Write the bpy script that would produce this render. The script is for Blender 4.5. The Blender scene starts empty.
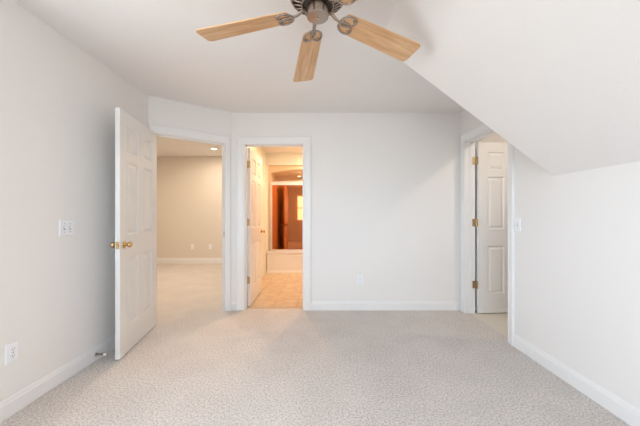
import bpy, bmesh, math, random
from mathutils import Vector, Matrix
random.seed(7)
C = bpy.context.scene.collection
S = bpy.context.scene
R = math.radians

# ------------------------------------------------------------------ camera, world, exposure
CAMZ = 1.168
cam = bpy.data.cameras.new('camera'); camo = bpy.data.objects.new('camera', cam); C.objects.link(camo)
camo.location = (0, 0, CAMZ); camo.rotation_euler = (R(90), 0, 0)
cam.sensor_width = 36; cam.lens = 36 * 280 / 640; cam.shift_y = 2.5 / 640; cam.clip_start = 0.02
S.camera = camo
S.view_settings.view_transform = 'Standard'; S.view_settings.look = 'None'
S.view_settings.gamma = 1; S.view_settings.use_curve_mapping = False
S.view_settings.exposure = 0.11

W = bpy.data.worlds.new('World'); S.world = W; W.use_nodes = True
nt = W.node_tree; nt.nodes.clear()
bg = nt.nodes.new('ShaderNodeBackground'); ow = nt.nodes.new('ShaderNodeOutputWorld')
tc = nt.nodes.new('ShaderNodeTexCoord'); sx = nt.nodes.new('ShaderNodeSeparateXYZ'); cr = nt.nodes.new('ShaderNodeValToRGB')
nt.links.new(tc.outputs['Generated'], sx.inputs[0])
mr = nt.nodes.new('ShaderNodeMapRange'); mr.inputs[1].default_value = -0.3; mr.inputs[2].default_value = 0.3
nt.links.new(sx.outputs['Z'], mr.inputs[0]); nt.links.new(mr.outputs[0], cr.inputs[0])
cr.color_ramp.elements[0].position = 0.35; cr.color_ramp.elements[0].color = (0.56, 0.60, 0.60, 1)
cr.color_ramp.elements[1].position = 0.6; cr.color_ramp.elements[1].color = (0.775, 0.93, 1.09, 1)
nt.links.new(cr.outputs[0], bg.inputs[0]); bg.inputs[1].default_value = 10.7
nt.links.new(bg.outputs[0], ow.inputs[0])

def portal(loc, rot, sx_, sy_):
    l = bpy.data.lights.new('daylight_portal', 'AREA'); l.shape = 'RECTANGLE'; l.size = sx_; l.size_y = sy_
    l.cycles.is_portal = True
    o = bpy.data.objects.new('daylight_portal', l); C.objects.link(o); o.location = loc; o.rotation_euler = rot
YR = -1.45                                    # inner face of the rear wall
WIN = [(-1.10, -0.13), (-0.05, 0.75)]
WZ = (0.90, 2.13)
LWIN = (-0.55, 1.15)                         # added side window, out of view in the left wall, lights the slope
for a, b in WIN:
    portal(((a+b)/2, YR-0.12, sum(WZ)/2), (R(90), 0, 0), b-a, WZ[1]-WZ[0])
portal((-1.815-0.12, sum(LWIN)/2, sum(WZ)/2), (0, R(-90), 0), WZ[1]-WZ[0], LWIN[1]-LWIN[0])

def lamp(name, loc, size, watt, col, rot=(0, 0, 0)):
    l = bpy.data.lights.new(name, 'AREA'); l.shape = 'DISK'; l.size = size; l.energy = watt; l.color = col
    o = bpy.data.objects.new(name, l); C.objects.link(o); o.location = loc; o.rotation_euler = rot
    return o
HALL = (1.0, 0.83, 0.65); BATH = (1.0, 0.66, 0.38); CLOS = (1.0, 0.88, 0.76)

# ------------------------------------------------------------------ materials
def mat(name, col, rough=0.5, metal=0.0, **k):
    m = bpy.data.materials.new(name); m.use_nodes = True
    p = m.node_tree.nodes['Principled BSDF']
    p.inputs['Base Color'].default_value = (*col, 1); p.inputs['Roughness'].default_value = rough; p.inputs['Metallic'].default_value = metal
    for a, b in k.items(): p.inputs[a.replace('_', ' ')].default_value = b
    return m
def N(m, t, **k):
    n = m.node_tree.nodes.new(t)
    for a, b in k.items(): setattr(n, a, b)
    return n
def objcoord(m, scale=(1, 1, 1)):
    g = N(m, 'ShaderNodeTexCoord'); mp = N(m, 'ShaderNodeMapping'); mp.inputs['Scale'].default_value = scale
    m.node_tree.links.new(g.outputs['Object'], mp.inputs[0]); return mp.outputs[0]
def bumped(m, scale, strength, dist, detail=3, vor=False):
    L = m.node_tree.links; co = objcoord(m)
    n = N(m, 'ShaderNodeTexNoise'); n.inputs['Scale'].default_value = scale; n.inputs['Detail'].default_value = detail
    L.new(co, n.inputs['Vector'])
    b = N(m, 'ShaderNodeBump'); b.inputs['Strength'].default_value = strength; b.inputs['Distance'].default_value = dist
    L.new(n.outputs['Fac'], b.inputs['Height']); L.new(b.outputs[0], m.node_tree.nodes['Principled BSDF'].inputs['Normal'])
    return m
def ramp(m, fac, stops):
    r = N(m, 'ShaderNodeValToRGB'); e = r.color_ramp.elements
    e[0].position, e[0].color = stops[0][0], (*stops[0][1], 1)
    e[1].position, e[1].color = stops[1][0], (*stops[1][1], 1)
    for p, c in stops[2:]:
        x = e.new(p); x.color = (*c, 1)
    m.node_tree.links.new(fac, r.inputs[0]); return r.outputs[0]

M = {}
M['wall'] = bumped(mat('wall_paint', (0.885, 0.85, 0.82), 0.75), 350, 0.15, 0.002)
M['ceil'] = bumped(mat('textured_ceiling', (0.91, 0.875, 0.855), 0.9), 130, 0.5, 0.003, 4)
M['trim'] = mat('trim_paint', (0.89, 0.87, 0.855), 0.35)
M['door'] = mat('door_paint', (0.84, 0.82, 0.80), 0.35)
M['plate'] = mat('switch_plastic', (0.92, 0.92, 0.93), 0.3)
M['slot'] = mat('slot_dark', (0.12, 0.12, 0.12), 0.6)
M['brass'] = mat('brass', (0.66, 0.46, 0.22), 0.22, 1.0)
M['hinge'] = mat('aged_brass_hinge', (0.58, 0.44, 0.26), 0.35, 1.0)
M['nickel'] = mat('brushed_nickel', (0.40, 0.33, 0.28), 0.24, 1.0)
M['nickel_dark'] = mat('fan_inner_dark', (0.05, 0.04, 0.035), 0.6, 0.3)
M['rubber'] = mat('white_rubber', (0.85, 0.85, 0.83), 0.5)
M['alu'] = mat('shower_rail', (0.78, 0.72, 0.70), 0.3, 0.6)
M['tub'] = mat('tub_enamel', (0.84, 0.80, 0.76), 0.18)
M['surround'] = mat('shower_surround', (0.76, 0.58, 0.40), 0.25)
M['mirror'] = mat('bronze_mirror_glass', (0.44, 0.10, 0.01), 0.04, 1.0, Coat_Weight=0.8, Coat_Roughness=0.02)
M['bathwall'] = bumped(mat('bath_wall_paint', (0.84, 0.83, 0.76), 0.7), 350, 0.15, 0.002)
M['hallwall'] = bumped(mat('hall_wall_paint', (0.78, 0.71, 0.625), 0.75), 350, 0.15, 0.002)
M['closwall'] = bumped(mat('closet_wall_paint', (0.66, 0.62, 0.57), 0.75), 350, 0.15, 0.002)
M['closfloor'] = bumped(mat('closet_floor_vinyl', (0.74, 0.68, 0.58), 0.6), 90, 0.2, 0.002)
def emis(name, col, s):
    m = bpy.data.materials.new(name); m.use_nodes = True; p = m.node_tree.nodes['Principled BSDF']
    p.inputs['Base Color'].default_value = (0.9, 0.9, 0.9, 1); p.inputs['Emission Color'].default_value = (*col, 1); p.inputs['Emission Strength'].default_value = s
    return m
M['glow'] = emis('lamp_lens', (1, 0.85, 0.6), 6)
# glass: clear with a surface reflection
g = bpy.data.materials.new('window_glass'); g.use_nodes = True; n_ = g.node_tree; n_.nodes.clear()
o_ = n_.nodes.new('ShaderNodeOutputMaterial'); mx = n_.nodes.new('ShaderNodeMixShader'); tr = n_.nodes.new('ShaderNodeBsdfTransparent')
gl = n_.nodes.new('ShaderNodeBsdfGlossy'); gl.inputs['Roughness'].default_value = 0.02; mx.inputs[0].default_value = 0.06
n_.links.new(tr.outputs[0], mx.inputs[1]); n_.links.new(gl.outputs[0], mx.inputs[2]); n_.links.new(mx.outputs[0], o_.inputs[0]); M['glass'] = g
# carpet
m = mat('carpet', (0.5, 0.45, 0.4), 0.95); M['carpet'] = m; L = m.node_tree.links; co = objcoord(m); P = m.node_tree.nodes['Principled BSDF']
n1 = N(m, 'ShaderNodeTexNoise'); n1.inputs['Scale'].default_value = 85; n1.inputs['Detail'].default_value = 5; n1.inputs['Roughness'].default_value = 0.75; L.new(co, n1.inputs[0])
n2 = N(m, 'ShaderNodeTexNoise'); n2.inputs['Scale'].default_value = 3.2; n2.inputs['Detail'].default_value = 3; n2.inputs['Distortion'].default_value = 0.8; L.new(co, n2.inputs[0])
c1 = ramp(m, n1.outputs['Fac'], [(0.30, (0.27, 0.24, 0.215)), (0.70, (0.96, 0.89, 0.84)), (0.5, (0.70, 0.635, 0.59))])
c2 = ramp(m, n2.outputs['Fac'], [(0.35, (0.96, 0.96, 0.96)), (0.65, (1.03, 1.03, 1.03))])
mu = N(m, 'ShaderNodeMix', data_type='RGBA', blend_type='MULTIPLY'); mu.inputs[0].default_value = 1.0
L.new(c1, mu.inputs[6]); L.new(c2, mu.inputs[7]); L.new(mu.outputs[2], P.inputs['Base Color'])
b = N(m, 'ShaderNodeBump'); b.inputs['Strength'].default_value = 0.9; b.inputs['Distance'].default_value = 0.008
L.new(n1.outputs['Fac'], b.inputs['Height']); L.new(b.outputs[0], P.inputs['Normal'])
# tile
m = mat('beige_tile', (0.7, 0.55, 0.4), 0.3); M['tile'] = m; L = m.node_tree.links; co = objcoord(m); P = m.node_tree.nodes['Principled BSDF']
br = N(m, 'ShaderNodeTexBrick'); br.offset = 0; br.inputs['Scale'].default_value = 1; br.inputs['Brick Width'].default_value = 0.3; br.inputs['Row Height'].default_value = 0.3
br.inputs['Mortar Size'].default_value = 0.006; br.inputs['Color1'].default_value = (0.65, 0.52, 0.37, 1); br.inputs['Color2'].default_value = (0.60, 0.47, 0.33, 1); br.inputs['Mortar'].default_value = (0.50, 0.38, 0.26, 1)
L.new(co, br.inputs[0])
n1 = N(m, 'ShaderNodeTexNoise'); n1.inputs['Scale'].default_value = 9; n1.inputs['Detail'].default_value = 4; L.new(co, n1.inputs[0])
c2 = ramp(m, n1.outputs['Fac'], [(0.3, (0.86, 0.84, 0.82)), (0.7, (1.1, 1.1, 1.1))])
mu = N(m, 'ShaderNodeMix', data_type='RGBA', blend_type='MULTIPLY'); mu.inputs[0].default_value = 1.0
L.new(br.outputs['Color'], mu.inputs[6]); L.new(c2, mu.inputs[7]); L.new(mu.outputs[2], P.inputs['Base Color'])
# oak blade
m = mat('light_oak', (0.7, 0.45, 0.25), 0.4); M['oak'] = m; L = m.node_tree.links; co = objcoord(m, (1.2, 14, 14)); P = m.node_tree.nodes['Principled BSDF']
n1 = N(m, 'ShaderNodeTexNoise'); n1.inputs['Scale'].default_value = 2.2; n1.inputs['Detail'].default_value = 6; n1.inputs['Distortion'].default_value = 0.6; L.new(co, n1.inputs[0])
L.new(ramp(m, n1.outputs['Fac'], [(0.3, (0.55, 0.29, 0.13)), (0.7, (0.80, 0.53, 0.31)), (0.5, (0.70, 0.42, 0.22))]), P.inputs['Base Color'])
M['oak_dark'] = mat('blade_edge', (0.25, 0.13, 0.06), 0.5)

# ------------------------------------------------------------------ mesh helpers
def obj(name, bm, m, parent=None, bevel=0, smooth=False):
    me = bpy.data.meshes.new(name)
    bmesh.ops.recalc_face_normals(bm, faces=bm.faces)
    bm.to_mesh(me); bm.free()
    if smooth:
        for p in me.polygons: p.use_smooth = True
    me.materials.append(m)
    o = bpy.data.objects.new(name, me); C.objects.link(o)
    if parent: o.parent = parent
    if bevel:
        b = o.modifiers.new('bevel', 'BEVEL'); b.width = bevel; b.segments = 2; b.limit_method = 'ANGLE'
    return o
def tag(o, label, cat, group=None):
    o['label'] = label; o['category'] = cat
    if group: o['group'] = group
    return o
def empty(name, loc=(0, 0, 0), rz=0):
    o = bpy.data.objects.new(name, None); C.objects.link(o); o.location = loc; o.rotation_euler = (0, 0, rz); o.empty_display_size = 0.1
    return o
def struct(o, label, cat):
    o['kind'] = 'structure'; return tag(o, label, cat)
def box(bm, a, b, mtx=None):
    vs = [bm.verts.new((x, y, z)) for x in (a[0], b[0]) for y in (a[1], b[1]) for z in (a[2], b[2])]
    for f in ((0, 1, 3, 2), (4, 6, 7, 5), (0, 4, 5, 1), (2, 3, 7, 6), (0, 2, 6, 4), (1, 5, 7, 3)): bm.faces.new([vs[i] for i in f])
    if mtx: bmesh.ops.transform(bm, matrix=mtx, verts=vs)
    return vs
def B(*boxes):
    bm = bmesh.new()
    for a, b in boxes: box(bm, a, b)
    return bm
def lathe(bm, prof, mtx=Matrix(), seg=32):
    rings = []
    for r, z in prof:
        if r < 1e-6: rings.append([bm.verts.new(mtx @ Vector((0, 0, z)))])
        else: rings.append([bm.verts.new(mtx @ Vector((r*math.cos(2*math.pi*i/seg), r*math.sin(2*math.pi*i/seg), z))) for i in range(seg)])
    for a, b in zip(rings, rings[1:]):
        for i in range(seg):
            j = (i+1) % seg
            q = [a[0] if len(a) == 1 else a[i], b[0] if len(b) == 1 else b[i], b[0] if len(b) == 1 else b[j], a[0] if len(a) == 1 else a[j]]
            q = list(dict.fromkeys(q))
            if len(q) > 2: bm.faces.new(q)
    return bm
def tube(bm, pts, r, seg=8, closed=False, flat=1.0):
    pts = [Vector(p) for p in pts]; n = len(pts); rings = []
    for i, p in enumerate(pts):
        a = pts[(i-1) % n] if (closed or i) else p; c = pts[(i+1) % n] if (closed or i < n-1) else p
        t = (c-a).normalized(); up = Vector((0, 0, 1)) if abs(t.z) < 0.9 else Vector((1, 0, 0))
        s = t.cross(up).normalized(); u = s.cross(t)
        rr = r(i/(n-1)) if callable(r) else r
        rings.append([bm.verts.new(p + s*rr*math.cos(2*math.pi*k/seg) + u*rr*flat*math.sin(2*math.pi*k/seg)) for k in range(seg)])
    rg = range(n if closed else n-1)
    for i in rg:
        a, b = rings[i], rings[(i+1) % n]
        for k in range(seg): bm.faces.new((a[k], a[(k+1) % seg], b[(k+1) % seg], b[k]))
    if not closed:
        bm.faces.new(rings[0]); bm.faces.new(rings[-1])
    return bm
def prism(pts2, z0, z1):
    bm = bmesh.new(); lo = [bm.verts.new((x, y, z0)) for x, y in pts2]; hi = [bm.verts.new((x, y, z1)) for x, y in pts2]
    bm.faces.new(lo); bm.faces.new(hi); n = len(pts2)
    for i in range(n): bm.faces.new((lo[i], lo[(i+1) % n], hi[(i+1) % n], hi[i]))
    return bm

class Frame:                                   # a wall's inner face: start, direction, normal into the room
    def __init__(s, p0, p1, flip=False):
        s.o = Vector((*p0, 0)); d = Vector((*p1, 0)) - s.o; s.len = d.length; s.d = d.normalized()
        s.n = Vector((s.d.y, -s.d.x, 0)) * (-1 if flip else 1)
        s.m = Matrix(((s.d.x, s.n.x, 0, s.o.x), (s.d.y, s.n.y, 0, s.o.y), (0, 0, 1, 0), (0, 0, 0, 1)))   # local (s, v, z)
def wall_bm(fr, H, th, holes=(), ext=(0, 0)):
    ss = sorted({-ext[0], fr.len+ext[1], *[h[0] for h in holes], *[h[1] for h in holes]})
    bm = bmesh.new()
    for a, b in zip(ss, ss[1:]):
        zs = [(0, H)]
        for h in holes:
            if a >= h[0]-1e-6 and b <= h[1]+1e-6:
                zs = [z for z in ((0, h[2]), (h[3], H)) if z[1]-z[0] > 1e-4]
        for z in zs: box(bm, (a, -th, z[0]), (b, 0, z[1]), fr.m)
    return bm

# ------------------------------------------------------------------ the setting
H = 2.44; TH = 0.115; DB = 3.461; XL = -1.815; XR = 1.74
A = (XL, 2.958); Bc = (-1.10, DB); HH = 2.60; OH = 2.045
fl = bmesh.new()
for a, b in (((-1.93, -1.57), (1.79, 3.515)), ((-5.1, 2.95), (-1.93, 7.0)), ((-1.93, 3.515), (-1.15, 7.0))):
    box(fl, (*a, -0.1), (*b, 0))
struct(obj('floor', fl, M['carpet']), 'beige speckled carpet covering the bedroom and hallway floor', 'floor')
struct(obj('floor_bathroom', B(((-1.15, 3.515, -0.1), (0.75, 6.7, 0.0))), M['tile']), 'beige tiled bathroom floor beyond the middle doorway', 'floor')
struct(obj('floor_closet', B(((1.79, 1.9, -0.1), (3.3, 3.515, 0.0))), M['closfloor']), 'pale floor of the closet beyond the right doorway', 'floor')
struct(obj('ceiling', B(((-1.93, -1.57, H), (1.86, 3.56, 2.72))), M['ceil']), 'white textured flat ceiling above the bedroom', 'ceiling')
ZK = 1.464; XS = 0.455; YS = 2.09
bm = bmesh.new(); tri = [(XS, H), (XR, ZK), (XR, H)]
lo = [bm.verts.new((x, YS, z)) for x, z in tri]; hi = [bm.verts.new((x, YR, z)) for x, z in tri]
bm.faces.new(lo); bm.faces.new(hi)
for i in range(3): bm.faces.new((lo[i], lo[(i+1) % 3], hi[(i+1) % 3], hi[i]))
struct(obj('ceiling_slope', bm, M['ceil']), 'white textured sloped ceiling descending to the low right wall', 'ceiling')
struct(obj('ceiling_hall', B(((-5.1, 2.95, HH), (-1.15, 7.0, 2.72))), M['ceil']), 'hallway ceiling seen through the left doorway', 'ceiling')
struct(obj('ceiling_bathroom', B(((-1.15, 3.576, H), (0.75, 6.7, 2.72))), M['ceil']), 'bathroom ceiling seen through the middle doorway', 'ceiling')
struct(obj('ceiling_closet', B(((1.86, 1.9, H), (3.3, 3.56, 2.72))), M['ceil']), 'closet ceiling beyond the right doorway', 'ceiling')

FL = Frame((XL, YR), A)                                        # normal +X
FA = Frame(A, Bc)
FB = Frame(Bc, (XR, DB))
FR = Frame((XR, DB), (XR, YR))
FK = Frame((XR, YR), (XL, YR))
J = 0.02                                                        # jamb board
A0, A1 = 0.045, 0.797                                           # clear openings
M0, M1 = -0.93 - Bc[0], -0.208 - Bc[0]
R0, R1 = DB-3.35, DB-2.586
struct(obj('wall_left', wall_bm(FL, H, TH, [(LWIN[0]-YR, LWIN[1]-YR, *WZ)], (TH, 0.05)), M['wall']), 'off-white left bedroom wall with a double switch', 'wall')
struct(obj('wall_angled', wall_bm(FA, H, TH, [(A0-J, A1+J, 0, OH+J)], (0, 0)), M['wall']), 'short angled wall holding the hallway doorway', 'wall')
struct(obj('wall_back', wall_bm(FB, H, TH, [(M0-J, M1+J, 0, OH+J)], (0, 1.56)), M['wall']), 'off-white back wall with the bathroom doorway', 'wall')
struct(obj('wall_right', wall_bm(FR, H, TH, [(R0-J, R1+J, 0, OH+J)], (0, 0)), M['wall']), 'off-white right wall with the closet doorway', 'wall')
struct(obj('wall_rear', wall_bm(FK, H, TH, [(XR-b, XR-a, *WZ) for a, b in WIN][::-1], (TH, 0)), M['wall']), 'rear bedroom wall behind the viewer with two windows', 'wall')
struct(obj('wall_partition', B(((-1.2, 3.57, 0), (-1.10, 6.9, HH))), M['bathwall']), 'partition wall between hallway and bathroom', 'wall')
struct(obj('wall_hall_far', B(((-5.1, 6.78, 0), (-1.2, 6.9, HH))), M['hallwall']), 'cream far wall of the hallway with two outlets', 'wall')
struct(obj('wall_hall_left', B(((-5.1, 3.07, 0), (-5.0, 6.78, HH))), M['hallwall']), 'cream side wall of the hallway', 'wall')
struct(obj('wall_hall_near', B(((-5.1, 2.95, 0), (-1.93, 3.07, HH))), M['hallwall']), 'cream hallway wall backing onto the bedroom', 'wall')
struct(obj('wall_bathroom_right', B(((0.62, 3.576, 0), (0.72, 6.6, H))), M['bathwall']), 'warm cream right wall of the bathroom', 'wall')
struct(obj('wall_bathroom_far', B(((-1.10, 6.50, 0), (0.62, 6.60, H))), M['bathwall']), 'bathroom wall behind the shower alcove', 'wall')
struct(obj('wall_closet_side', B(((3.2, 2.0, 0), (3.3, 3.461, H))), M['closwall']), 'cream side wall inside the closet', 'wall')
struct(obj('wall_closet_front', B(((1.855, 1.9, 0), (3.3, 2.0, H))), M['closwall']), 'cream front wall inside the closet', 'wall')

# skirting
def baseboard(name, runs, label, h=0.11):
    bm = bmesh.new(); prof = [(0, 0), (0.014, 0), (0.014, h*0.74), (0.010, h*0.80), (0.009, h*0.90), (0.005, h), (0, h)]
    for fr, s0, s1 in runs:
        a = [bm.verts.new(fr.m @ Vector((s0, v, z))) for v, z in prof]; b = [bm.verts.new(fr.m @ Vector((s1, v, z))) for v, z in prof]
        bm.faces.new(a); bm.faces.new(b)
        for i in range(len(prof)): j = (i+1) % len(prof); bm.faces.new((a[i], a[j], b[j], b[i]))
    return struct(obj(name, bm, M['trim']), label, 'baseboard')
CW = 0.095
baseboard('baseboard_left', [(FL, 0, FL.len-0.005)], 'white baseboard along the left bedroom wall')
baseboard('baseboard_back', [(FB, 0.0, M0-CW+0.005), (FB, M1+CW-0.003, FB.len)], 'white baseboard along the back wall')
baseboard('baseboard_right', [(FR, R1+0.082, FR.len)], 'white baseboard along the right wall')
baseboard('baseboard_rear', [(FK, 0.014, FK.len-0.014)], 'white baseboard along the rear wall')
FHF = Frame((-5.0, 6.78), (-1.2, 6.78))
baseboard('baseboard_hall', [(FHF, 0, FHF.len)], 'white baseboard along the far hallway wall', 0.14)

# door casings and jambs (one fixed frame per doorway)
def door_trim(name, fr, s0, s1, wl, wr, label, stop_v, wt=CW):
    bm = bmesh.new(); rv = 0.005
    prof = [(0, 0), (0, 0.010), (0.10, 0.013), (0.22, 0.010), (0.30, 0.013), (0.72, 0.016), (0.80, 0.021), (0.94, 0.021), (1, 0.016), (1, 0)]
    rings = []
    for corner in range(4):
        ring = []
        for u, v in prof:
            s = s0-rv-u*wl if corner < 2 else s1+rv+u*wr
            z = 0 if corner in (0, 3) else OH+rv+u*wt
            ring.append(bm.verts.new(fr.m @ Vector((s, v, z))))
        rings.append(ring)
    for a, b in zip(rings, rings[1:]):
        for i in range(len(prof)): j = (i+1) % len(prof); bm.faces.new((a[i], a[j], b[j], b[i]))
    bm.faces.new(rings[0]); bm.faces.new(rings[-1])
    for a, b in (((s0-J+0.001, -TH-0.001, 0), (s0, 0.001, OH)), ((s1, -TH-0.001, 0), (s1+J-0.001, 0.001, OH)), ((s0-J+0.001, -TH-0.001, OH), (s1+J-0.001, 0.001, OH+J-0.001)),
                 ((s0, stop_v-0.006, 0), (s0+0.011, stop_v+0.006, OH)), ((s1-0.011, stop_v-0.006, 0), (s1, stop_v+0.006, OH)), ((s0, stop_v-0.006, OH-0.011), (s1, stop_v+0.006, OH))):
        box(bm, a, b, fr.m)
    return struct(obj(name, bm, M['trim']), label, 'door frame')
t1 = door_trim('trim_1', FA, A0, A1, 0.034, 0.060, 'white door frame around the hallway opening in the angled wall', -0.055, CW)
t2 = door_trim('trim_2', FB, M0, M1, CW, CW, 'white door frame around the bathroom opening in the back wall', -0.06)
t3 = door_trim('trim_3', FR, R0, R1, 0.075, 0.078, 'white door frame around the closet opening in the right wall', -0.06)
sp = obj('strike_plate', B(((A1-0.0015, -0.045, 0.905), (A1+0.0005, -0.012, 0.965))), M['brass'], t1); sp.matrix_world = FA.m
# carpet-to-tile strip under the bathroom door
struct(obj('trim_4', B(((-0.93, 3.505, 0), (-0.208, 3.53, 0.006))), mat('threshold_metal', (0.6, 0.5, 0.4), 0.4, 0.5)), 'thin threshold strip between carpet and bathroom tile', 'threshold')

# windows behind the viewer, plus one added in the left wall for daylight
def window(name, fr, s0, s1, label):
    e = empty(name); z0, z1 = WZ; f = bmesh.new()
    for a, b in (((s0, -TH, z0), (s0+0.03, 0.0, z1)), ((s1-0.03, -TH, z0), (s1, 0.0, z1)), ((s0+0.03, -TH, z0), (s1-0.03, 0.0, z0+0.03)), ((s0+0.03, -TH, z1-0.03), (s1-0.03, 0.0, z1))): box(f, a, b)
    c = 0.07
    for a, b in (((s0-c, 0, z0-c), (s0, 0.016, z1+c)), ((s1, 0, z0-c), (s1+c, 0.016, z1+c)), ((s0, 0, z0-c), (s1, 0.016, z0)), ((s0, 0, z1), (s1, 0.016, z1+c))): box(f, a, b)
    o = obj('window_frame', f, M['trim'], e); o.matrix_world = fr.m
    zm = (z0+z1)/2
    sb = bmesh.new()
    for lo_, hi_, v in ((z0+0.03, zm+0.02, -0.05), (zm-0.02, z1-0.03, -0.08)):
        a0, a1 = s0+0.03, s1-0.03
        for a, b in (((a0, v-0.015, lo_), (a0+0.04, v+0.015, hi_)), ((a1-0.04, v-0.015, lo_), (a1, v+0.015, hi_)), ((a0+0.04, v-0.015, lo_), (a1-0.04, v+0.015, lo_+0.04)), ((a0+0.04, v-0.015, hi_-0.04), (a1-0.04, v+0.015, hi_))): box(sb, a, b)
    o = obj('sash', sb, M['trim'], e); o.matrix_world = fr.m
    for lo_, hi_, v in ((z0+0.07, zm-0.02, -0.05), (zm+0.02, z1-0.07, -0.08)):
        o = obj('pane', B(((s0+0.07, v-0.002, lo_), (s1-0.07, v+0.002, hi_))), M['glass'], e); o.matrix_world = fr.m
    struct(e, label, 'window')
window('window_1', FK, XR-WIN[0][1], XR-WIN[0][0], 'white sash window at the left of the rear wall')
window('window_2', FK, XR-WIN[1][1], XR-WIN[1][0], 'white sash window near the middle of the rear wall')
window('window_added', FL, LWIN[0]-YR, LWIN[1]-YR, 'white sash window added out of view in the left wall for daylight')

# ------------------------------------------------------------------ doors
def panel_side(bm, w, h, y, sgn):
    st = 0.112 if w > 0.74 else 0.105; mu = 0.105 if w > 0.74 else 0.10; pw = (w-2*st-mu)/2
    xs = [0, st, st+pw, st+pw+mu, w-st, w]; k = h/2.03
    zs = [0]
    for d in (0.225, 0.575, 0.195, 0.63, 0.075, 0.22, 0.11): zs.append(zs[-1]+d*k)
    V = {}
    for i, x in enumerate(xs):
        for j, z in enumerate(zs): V[i, j] = bm.verts.new((x, y, z))
    for i in range(5):
        for j in range(7):
            c = [V[i, j], V[i+1, j], V[i+1, j+1], V[i, j+1]]
            if i in (1, 3) and j in (1, 3, 5):
                x0, x1, z0, z1 = xs[i], xs[i+1], zs[j], zs[j+1]
                for ins, dep in ((0.003, 0.001), (0.013, 0.013), (0.022, 0.013), (0.044, 0.002)):
                    yy = y-sgn*dep
                    n = [bm.verts.new(p) for p in ((x0+ins, yy, z0+ins), (x1-ins, yy, z0+ins), (x1-ins, yy, z1-ins), (x0+ins, yy, z1-ins))]
                    for q in range(4): bm.faces.new((c[q], c[(q+1) % 4], n[(q+1) % 4], n[q]))
                    c = n
                bm.faces.new(c)
            else: bm.faces.new(c)
    return V, len(xs)-1, len(zs)-1
def door(name, loc, rz, w, side, label, m, knob_z=0.915, knob_side=(1, -1)):
    """pivot at origin, leaf along +x, thickness from y=0 towards side"""
    t = 0.035; h = 2.022; e = empty(name, (*loc, 0.012), rz); bm = bmesh.new()
    y0, y1 = sorted((0, side*t))
    a, ni, nj = panel_side(bm, w, h, y0, -1); b, _, _ = panel_side(bm, w, h, y1, 1)
    for i in range(ni):
        for j in (0, nj): bm.faces.new((a[i, j], a[i+1, j], b[i+1, j], b[i, j]))
    for j in range(nj):
        for i in (0, ni): bm.faces.new((a[i, j], a[i, j+1], b[i, j+1], b[i, j]))
    obj('door_leaf', bm, m, e)
    for sg in knob_side:
        yy = y1 if sg > 0 else y0
        mt = Matrix.Translation((w-0.062, yy, knob_z)) @ Matrix.Rotation(R(-90*sg), 4, 'X')
        kb = bmesh.new(); lathe(kb, [(0.010, 0.006), (0.009, 0.024), (0.015, 0.029), (0.0225, 0.036), (0.0255, 0.046), (0.0225, 0.055), (0.013, 0.060), (0, 0.061)], mt)
        k = obj('door_knob', kb, M['brass'], e, smooth=True)
        rb = bmesh.new(); lathe(rb, [(0, 0), (0.030, 0), (0.030, 0.003), (0.025, 0.007), (0.012, 0.009), (0, 0.009)], mt)
        obj('rosette', rb, M['brass'], k, smooth=True)
    obj('latch_plate', B(((w-0.0005, (y0+y1)/2-0.0125, knob_z-0.029), (w+0.0015, (y0+y1)/2+0.0125, knob_z+0.029)), ((w+0.0015, (y0+y1)/2-0.007, knob_z-0.01), (w+0.008, (y0+y1)/2+0.007, knob_z+0.01))), M['brass'], e)
    for z in (0.33, 1.07, 1.81):
        hb = bmesh.new(); py = -0.005*side
        lathe(hb, [(0, z-0.05), (0.0065, z-0.05), (0.0065, z+0.05), (0, z+0.05)], Matrix.Translation((-0.002, py, 0)), 12)
        lathe(hb, [(0, z+0.05), (0.004, z+0.05), (0.005, z+0.055), (0, z+0.06)], Matrix.Translation((-0.002, py, 0)), 10)
        box(hb, (-0.0028, min(0, side*0.032), z-0.045), (-0.0003, max(0, side*0.032), z+0.045))
        obj('hinge', hb, M['hinge'], e)
    return struct(e, label, 'door')
pv = FA.m @ Vector((A0, 0.0, 0))
door('door_1', (pv.x, pv.y+0.0), math.atan2(-0.75, 0.138), 0.752, 1, 'white six-panel door with brass knobs standing open against the left wall', M['door'])
door('door_2', (-0.927, DB+TH+0.006), R(90), 0.712, -1, 'white six-panel door opened inward along the bathroom wall', M['door'])
door('door_3', (XR+TH+0.018, 3.348), R(4), 0.755, -1, 'cream six-panel door with brass hinges opened into the closet', M['door'])
# jamb halves of the closet hinges belong to the fixed frame
for z in (0.342, 1.082, 1.822):
    o = obj('jamb_hinge_plate', B(((XR+TH-0.032, 3.3478, z-0.045), (XR+TH+0.003, 3.3501, z+0.045))), M['hinge'], t3)
for z in (0.342, 1.082, 1.822):
    o = obj('jamb_hinge_plate', B(((-0.9302, DB+TH-0.032, z-0.045), (-0.9278, DB+TH+0.002, z+0.045))), M['hinge'], t2)

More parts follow.
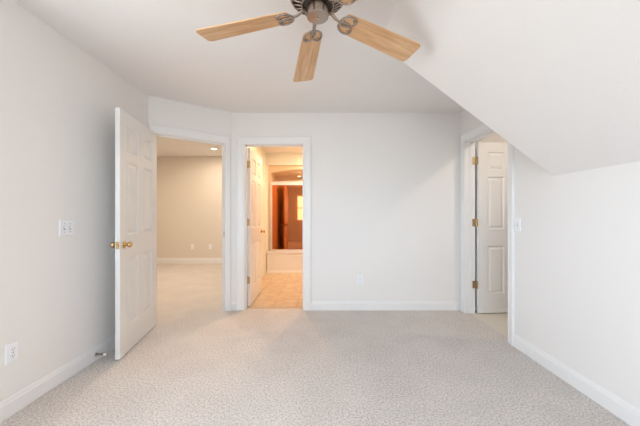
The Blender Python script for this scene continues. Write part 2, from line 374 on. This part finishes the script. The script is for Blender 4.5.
# ------------------------------------------------------------------ switches, outlets
def plate_bm(w, h):
    bm = bmesh.new(); b = 0.004
    r = [[bm.verts.new((x, v, z)) for x, z in ((-ww, -hh), (ww, -hh), (ww, hh), (-ww, hh))] for ww, hh, v in ((w/2, h/2, 0), (w/2, h/2, 0.003), (w/2-b, h/2-b, 0.006))]
    bm.faces.new(r[0]); bm.faces.new(r[2])
    for p, q in zip(r, r[1:]):
        for i in range(4): bm.faces.new((p[i], p[(i+1) % 4], q[(i+1) % 4], q[i]))
    return bm
def on_wall(e, fr, s, z):
    e.matrix_world = fr.m @ Matrix.Translation((s, 0, z))
def outlet(fr, s, z, label):
    e = empty('wall_outlet'); obj('cover_plate', plate_bm(0.072, 0.117), M['plate'], e)
    for zz in (-0.0195, 0.0195):
        bm = bmesh.new(); pts = []
        for i in range(20):
            a = 2*math.pi*i/20; pts.append((0.0172*math.cos(a), max(-0.0135, min(0.0135, 0.0172*math.sin(a)))))
        lo = [bm.verts.new((x, 0.005, zz+y)) for x, y in pts]; hi_ = [bm.verts.new((x, 0.0085, zz+y)) for x, y in pts]
        bm.faces.new(hi_)
        for i in range(20): bm.faces.new((lo[i], lo[(i+1) % 20], hi_[(i+1) % 20], hi_[i]))
        rc = obj('receptacle', bm, M['plate'], e)
        obj('slots', B(((-0.0075, 0.0084, zz-0.002), (-0.0052, 0.0089, zz+0.007)), ((0.0052, 0.0084, zz-0.001), (0.0075, 0.0089, zz+0.006)), ((-0.002, 0.0084, zz-0.010), (0.002, 0.0089, zz-0.006))), M['slot'], rc)
    sb = bmesh.new(); lathe(sb, [(0.003, 0.0058), (0.003, 0.0070), (0, 0.0072)], Matrix.Rotation(R(-90), 4, 'X'), 12); obj('screw', sb, M['nickel'], e)
    on_wall(e, fr, s, z); return tag(e, label, 'outlet')
def switch(fr, s, z, gangs, label):
    w = 0.072 if gangs == 1 else 0.117
    e = empty('light_switch'); obj('cover_plate', plate_bm(w, 0.117), M['plate'], e)
    for g_ in range(gangs):
        x = (g_-(gangs-1)/2)*0.046
        bm = bmesh.new(); box(bm, (x-0.0055, 0.0055, -0.012), (x+0.0055, 0.0065, 0.012)); obj('toggle_slot', bm, M['slot'], e)
        bm = bmesh.new(); box(bm, (-0.0045, 0, -0.006), (0.0045, 0.016, 0.006), Matrix.Translation((x, 0.005, 0)) @ Matrix.Rotation(R(28), 4, 'X')); obj('toggle', bm, M['plate'], e, bevel=0.001)
        for zz in (-0.030, 0.030):
            sb = bmesh.new(); lathe(sb, [(0.003, 0.0058), (0.003, 0.0070), (0, 0.0072)], Matrix.Translation((x, 0, zz)) @ Matrix.Rotation(R(-90), 4, 'X'), 12); obj('screw', sb, M['nickel'], e)
    on_wall(e, fr, s, z); return tag(e, label, 'light switch')
switch(FL, 2.005-YR, 1.08, 2, 'white double toggle switch plate on the left wall near the open door')
switch(FR, DB-2.462, 1.09, 1, 'white single switch plate on the right wall beside the closet frame')
outlet(FL, 1.65-YR, 0.361, 'white duplex outlet low on the left wall')
outlet(FB, 0.494-Bc[0], 0.371, 'white duplex outlet low on the back wall')
outlet(FHF, -3.09+5.0, 0.41, 'left one of two white outlets on the far hallway wall')
outlet(FHF, -2.66+5.0, 0.41, 'right one of two white outlets on the far hallway wall')

# door stop on the left skirting
e = empty('door_stop', (XL+0.012, 2.25, 0.052))
rx = Matrix.Rotation(R(90), 4, 'Y')
bm = bmesh.new(); lathe(bm, [(0, 0), (0.013, 0), (0.013, 0.004), (0.007, 0.012), (0, 0.012)], rx, 20); obj('mounting_cup', bm, M['nickel'], e, smooth=True)
bm = bmesh.new(); pts = [(0.010+0.058*i/120, 0.006*math.cos(i*0.63), 0.006*math.sin(i*0.63)) for i in range(121)]; tube(bm, pts, 0.0016, 6); obj('spring', bm, M['nickel'], e, smooth=True)
bm = bmesh.new(); lathe(bm, [(0, 0.066), (0.009, 0.066), (0.0095, 0.080), (0.006, 0.085), (0, 0.086)], rx, 20); obj('rubber_tip', bm, M['rubber'], e, smooth=True)
tag(e, 'small metal spring door stop with a white tip on the left baseboard', 'door stop')

# ------------------------------------------------------------------ recessed lamps: first hallway one visible, the others added for light
def downlight(loc, watt, col, label, r=0.075):
    e = empty('recessed_downlight', loc)
    bm = bmesh.new(); lathe(bm, [(r, 0), (r, -0.006), (r*0.80, -0.010), (r*0.78, -0.003), (r*0.78, 0)], seg=32); obj('trim_ring', bm, M['trim'], e, smooth=True)
    bm = bmesh.new(); lathe(bm, [(0, -0.004), (r*0.77, -0.004), (r*0.77, -0.001), (0, -0.001)], seg=32); obj('lens', bm, M['glow'], e)
    o = lamp('downlight_lamp', (loc[0], loc[1], loc[2]-0.02), r*1.5, watt, col); o.parent = None
    return tag(e, label, 'ceiling light')
downlight((-2.27, 6.0, HH), 14.5, HALL, 'round recessed light glowing in the hallway ceiling')
downlight((-3.6, 5.0, HH), 14.5, HALL, 'recessed light added farther left in the hallway ceiling, outside the doorway view')  # added copy of the visible lamp, fills the hallway
downlight((-1.75, 4.2, HH), 17, HALL, 'unseen recessed light added in the hallway ceiling just beyond the angled wall')  # added out of view, spills warm light into the bedroom
downlight((-0.5, 4.4, H), 12.5, BATH, 'unseen recessed light added in the bathroom ceiling near the doorway')  # added lamp hidden above the door head, warms the bathroom
downlight((0.15, 5.25, H), 25, BATH, 'unseen recessed light added in the bathroom ceiling before the shower')  # added lamp out of view, lights the wall above the shower
downlight((2.3, 2.5, H), 8, CLOS, 'unseen recessed light added in the closet ceiling')  # added lamp out of view, lights the open closet door

# ------------------------------------------------------------------ bathtub with mirrored sliding doors
YT = 5.69; TX0, TX1 = -1.006, 0.52
e = empty('bathtub', ((TX0+TX1)/2, YT, 0))
ox, oy = (TX0+TX1)/2, YT
bm = bmesh.new(); w2 = (TX1-TX0)/2+0.0935
rings = []
def rr(x0, x1, y0, y1, rad, z, n=6):
    out = []
    for cx, cy, a0 in ((x1-rad, y1-rad, 0), (x0+rad, y1-rad, 90), (x0+rad, y0+rad, 180), (x1-rad, y0+rad, 270)):
        for i in range(n+1):
            a = R(a0+90*i/n); out.append(bm.verts.new((cx+rad*math.cos(a), cy+rad*math.sin(a), z)))
    return out
D_ = 0.78; w3 = w2
prof = [(0, 0.0, 0.01), (0, 0.02, 0.01), (0.012, 0.05, 0.01), (0.012, 0.37, 0.01), (0, 0.40, 0.012), (0, 0.43, 0.02), (0.012, 0.445, 0.03), (0.075, 0.445, 0.1), (0.10, 0.42, 0.12), (0.16, 0.12, 0.15), (0.24, 0.10, 0.12)]
for ins, z, rad in prof: rings.append(rr(-w3+ins, w3-ins, ins, D_-ins, rad, z))
for a, b in zip(rings, rings[1:]):
    n = len(a)
    for i in range(n): bm.faces.new((a[i], a[(i+1) % n], b[(i+1) % n], b[i]))
bm.faces.new(rings[-1]); bm.faces.new(rings[0])
obj('tub_basin', bm, M['tub'], e)
bm = bmesh.new()
box(bm, (-0.27, 0.002, 0.33), (0.72, 0.014, 0.352)); obj('apron_ledge', bm, M['tub'], e, bevel=0.005)
bm = bmesh.new(); lathe(bm, [(0, 0), (0.04, 0), (0.04, 0.004), (0, 0.006)], Matrix.Translation((-0.6, 0.38, 0.10)), 20); obj('drain', bm, M['nickel'], e)
tag(e, 'white bathtub with a flat front apron in the tiled bathroom alcove', 'bathtub')

# surround: front flange with arched opening, walls and curved head
e = empty('shower_surround', (ox, oy, 0.445)); hw = (TX1-TX0)/2
bm = bmesh.new(); top = 2.19-0.445; spring = 1.60; rise = 0.075
arc = [(-hw+2*hw*i/24, spring+rise*math.sin(math.pi*i/24)**0.8) for i in range(25)]
inner = [(-hw, 0)] + [(x, z) for x, z in arc] + [(hw, 0)]
ow_ = hw+0.05
outer = [(-ow_, 0)] + [(-ow_ + 2*ow_*i/24, top) for i in range(25)] + [(ow_, 0)]
dep = (0.047, 0.09)
vi = [[bm.verts.new((x, d, z)) for x, z in inner] for d in dep]; vo = [[bm.verts.new((x, d, z)) for x, z in outer] for d in dep]
for k in range(2):
    for i in range(len(inner)-1): bm.faces.new((vi[k][i], vi[k][i+1], vo[k][i+1], vo[k][i]))
for i in range(len(inner)-1):
    bm.faces.new((vi[0][i], vi[0][i+1], vi[1][i+1], vi[1][i])); bm.faces.new((vo[0][i], vo[0][i+1], vo[1][i+1], vo[1][i]))
for i in (0, -1): bm.faces.new((vi[0][i], vo[0][i], vo[1][i], vi[1][i]))
obj('arched_front', bm, M['surround'], e)
bm = bmesh.new()
back = [(x, z) for x, z in inner]
A_ = [bm.verts.new((x*1.0, 0.091, z)) for x, z in back]; B_ = [bm.verts.new((x*0.985, 0.60, z*0.985)) for x, z in back]; C_ = [bm.verts.new((x*0.93, 0.72, z*0.93)) for x, z in back]
for p, q in ((A_, B_), (B_, C_)):
    for i in range(len(back)-1): bm.faces.new((p[i], p[i+1], q[i+1], q[i]))
bm.faces.new(C_)
o = obj('liner', bm, M['surround'], e); sm = o.modifiers.new('thick', 'SOLIDIFY'); sm.thickness = 0.006
tag(e, 'tan arched shower surround rising above the bathtub', 'shower surround')
downlight((-0.45, YT+0.35, 0.445+1.575), 6, BATH, 'small recessed light added to brighten the arched shower surround', 0.05)  # added lamp, brightens the inside of the arch
struct(obj('wall_soffit', B(((-1.10, YT, 2.192), (0.62, YT+0.10, H)), ((-1.10, YT, 0.446), (TX0-0.051, YT+0.10, 2.192)), ((TX1+0.051, YT, 0.446), (0.62, YT+0.10, 2.192))), M['bathwall']), 'bathroom wall above the shower arch', 'wall')

e = empty('sliding_shower_door', (ox, oy+0.02, 0.445))
zt = 1.86-0.445
obj('header_rail', B(((-hw, -0.018, zt-0.075), (hw, 0.022, zt))), M['alu'], e, bevel=0.004)
obj('bottom_track', B(((-hw, -0.018, 0.0), (hw, 0.022, 0.03))), M['alu'], e, bevel=0.003)
for x in (-hw, hw-0.03): obj('side_channel', B(((x, -0.018, 0.03), (x+0.03, 0.022, zt-0.075))), M['alu'], e, bevel=0.002)
for x0, x1, v in ((-hw+0.03, 0.04, 0.010), (-0.04, hw-0.03, -0.006)):
    p = obj('mirror_panel', B(((x0, v-0.003, 0.03), (x1, v+0.003, zt-0.07))), M['mirror'], e)
obj('towel_bar', B(((0.15, -0.052, 0.72), (0.60, -0.040, 0.74)), ((0.15, -0.040, 0.722), (0.165, -0.008, 0.738)), ((0.585, -0.040, 0.722), (0.60, -0.008, 0.738))), M['alu'], e, bevel=0.002)
tag(e, 'bronze mirrored sliding shower doors in a pale metal frame above the tub', 'shower door')

# ------------------------------------------------------------------ ceiling fan
FX, FY = -0.012, 1.45
e = empty('ceiling_fan', (FX, FY, H))
def Z(z): return z-H
bm = bmesh.new(); lathe(bm, [(0, 0), (0.072, 0), (0.074, -0.012), (0.062, -0.035), (0.035, -0.048), (0, -0.05)]); obj('canopy', bm, M['nickel'], e, smooth=True)
bm = bmesh.new(); lathe(bm, [(0, -0.04), (0.017, -0.04), (0.017, -0.10), (0, -0.10)], seg=20); obj('downrod', bm, M['nickel'], e, smooth=True)
bm = bmesh.new(); lathe(bm, [(0, -0.08), (0.05, -0.08), (0.09, -0.088), (0.128, -0.105), (0.142, -0.125), (0.145, -0.150), (0.145, -0.172), (0.138, -0.178), (0.132, -0.176), (0.132, -0.165), (0, -0.165)], seg=64)
mh = obj('motor_housing', bm, M['nickel'], e, smooth=True)
bm = bmesh.new()
lathe(bm, [(0, -0.166), (0.131, -0.166), (0.131, -0.176), (0.085, -0.200), (0.07, -0.215), (0, -0.215)], seg=48)
obj('vent_core', bm, M['nickel_dark'], mh)
bm = bmesh.new()
for k in range(26):
    a = 2*math.pi*k/26; d = Vector((math.cos(a), math.sin(a), 0)); s_ = Vector((-math.sin(a), math.cos(a), 0))
    tube(bm, [d*0.136+Vector((0, 0, -0.176)), d*0.110+s_*0.006+Vector((0, 0, -0.192)), d*0.082+s_*0.014+Vector((0, 0, -0.206))], 0.0045, 6)
tube(bm, [Vector((0.08*math.cos(2*math.pi*i/40), 0.08*math.sin(2*math.pi*i/40), -0.208)) for i in range(40)], 0.006, 8, closed=True)
obj('vent_fins', bm, M['nickel'], mh, smooth=True)
mh.location.z = 0.026
zc = Z(2.192)
bm = bmesh.new(); lathe(bm, [(0, -0.155), (0.062, -0.155), (0.062, -0.175), (0.054, -0.180), (0.0535, zc+0.012), (0.0565, zc+0.010), (0.0565, zc+0.004), (0.052, zc), (0.012, zc-0.003), (0, zc-0.003)], seg=48)
obj('switch_housing', bm, M['nickel'], e, smooth=False)
bm = bmesh.new(); lathe(bm, [(0, zc-0.001), (0.006, zc-0.003), (0.005, zc-0.008), (0, zc-0.009)], seg=16); obj('finial', bm, M['brass'], e, smooth=True)
rootz, tipz = Z(2.215), Z(2.181)
def blade_outline():
    r0, r1 = 0.148, 0.668; pts = []
    w0, w1 = 0.059, 0.077
    def corner(cx, cy, rad, a0, a1, n=6): return [(cx+rad*math.cos(R(a0+(a1-a0)*i/n)), cy+rad*math.sin(R(a0+(a1-a0)*i/n))) for i in range(n+1)]
    pts += corner(r0+0.03, -w0+0.03, 0.03, 180, 268)
    pts += corner(r1-0.028, -w1+0.028, 0.028, 272, 360)
    pts += corner(r1-0.028, w1-0.028, 0.028, 0, 88)
    pts += corner(r0+0.03, w0-0.03, 0.03, 92, 180)
    return pts
def oval(cx, cy, a, b, rot, n=28):
    out = []
    for i in range(n):
        t = 2*math.pi*i/n; x = a*math.cos(t); y = b*math.sin(t)
        out.append((cx+x*math.cos(rot)-y*math.sin(rot), cy+x*math.sin(rot)+y*math.cos(rot)))
    return out
droop = math.atan((rootz-tipz)/0.495)
def fan_blade():
    bm = prism(blade_outline(), -0.003, 0.003)
    bl = obj('fan_blade', bm, M['oak'], e, bevel=0.0012)
    ib = bmesh.new(); zb = -0.007
    for cy, rot in ((0.021, 0.42), (-0.021, -0.42)):
        tube(ib, [(x, y, zb) for x, y in oval(0.176, cy, 0.044, 0.029, rot)], 0.006, 6, closed=True, flat=0.7)
    tube(ib, [(0.148, 0, zb), (0.135, 0, -0.006)], 0.007, 8, flat=0.7)
    for x, y in ((0.203, 0.034), (0.203, -0.034), (0.160, 0.0)):
        lathe(ib, [(0, zb-0.005), (0.006, zb-0.004), (0.006, -0.002), (0, -0.002)], Matrix.Translation((x, y, 0)), 12)
    br_ = obj('bracket_scroll', ib, M['nickel'], bl, smooth=True)
    return bl
b0 = fan_blade()
arm_bm = bmesh.new(); tube(arm_bm, [(0.065, 0, -0.192), (0.090, 0, -0.206), (0.11, 0, -0.220), (0.125, 0, -0.226), (0.142, 0, rootz-0.006)], lambda u: 0.012-0.004*u, 8, flat=0.6)
arm0 = obj('blade_arm', arm_bm, M['nickel'], e, smooth=True)
PITCH = R(12)
for k in range(5):
    ang = R(98.6+72*k+(1.4, -2.0, 0, 0, 0.4)[k])
    if k == 0: bl, ar = b0, arm0
    else:
        bl = b0.copy(); C.objects.link(bl); bl.parent = e
        for ch in b0.children:
            c = ch.copy(); C.objects.link(c); c.parent = bl
        ar = arm0.copy(); C.objects.link(ar); ar.parent = e
    ar.rotation_euler = (0, 0, ang)
    m4 = Matrix.Rotation(ang, 4, 'Z') @ Matrix.Translation((0.165, 0, rootz)) @ Matrix.Rotation(droop, 4, 'Y') @ Matrix.Rotation(-PITCH, 4, 'X') @ Matrix.Translation((-0.165, 0, 0))
    bl.matrix_local = m4
tag(e, 'five-blade ceiling fan with light oak blades and brushed nickel motor', 'ceiling fan')
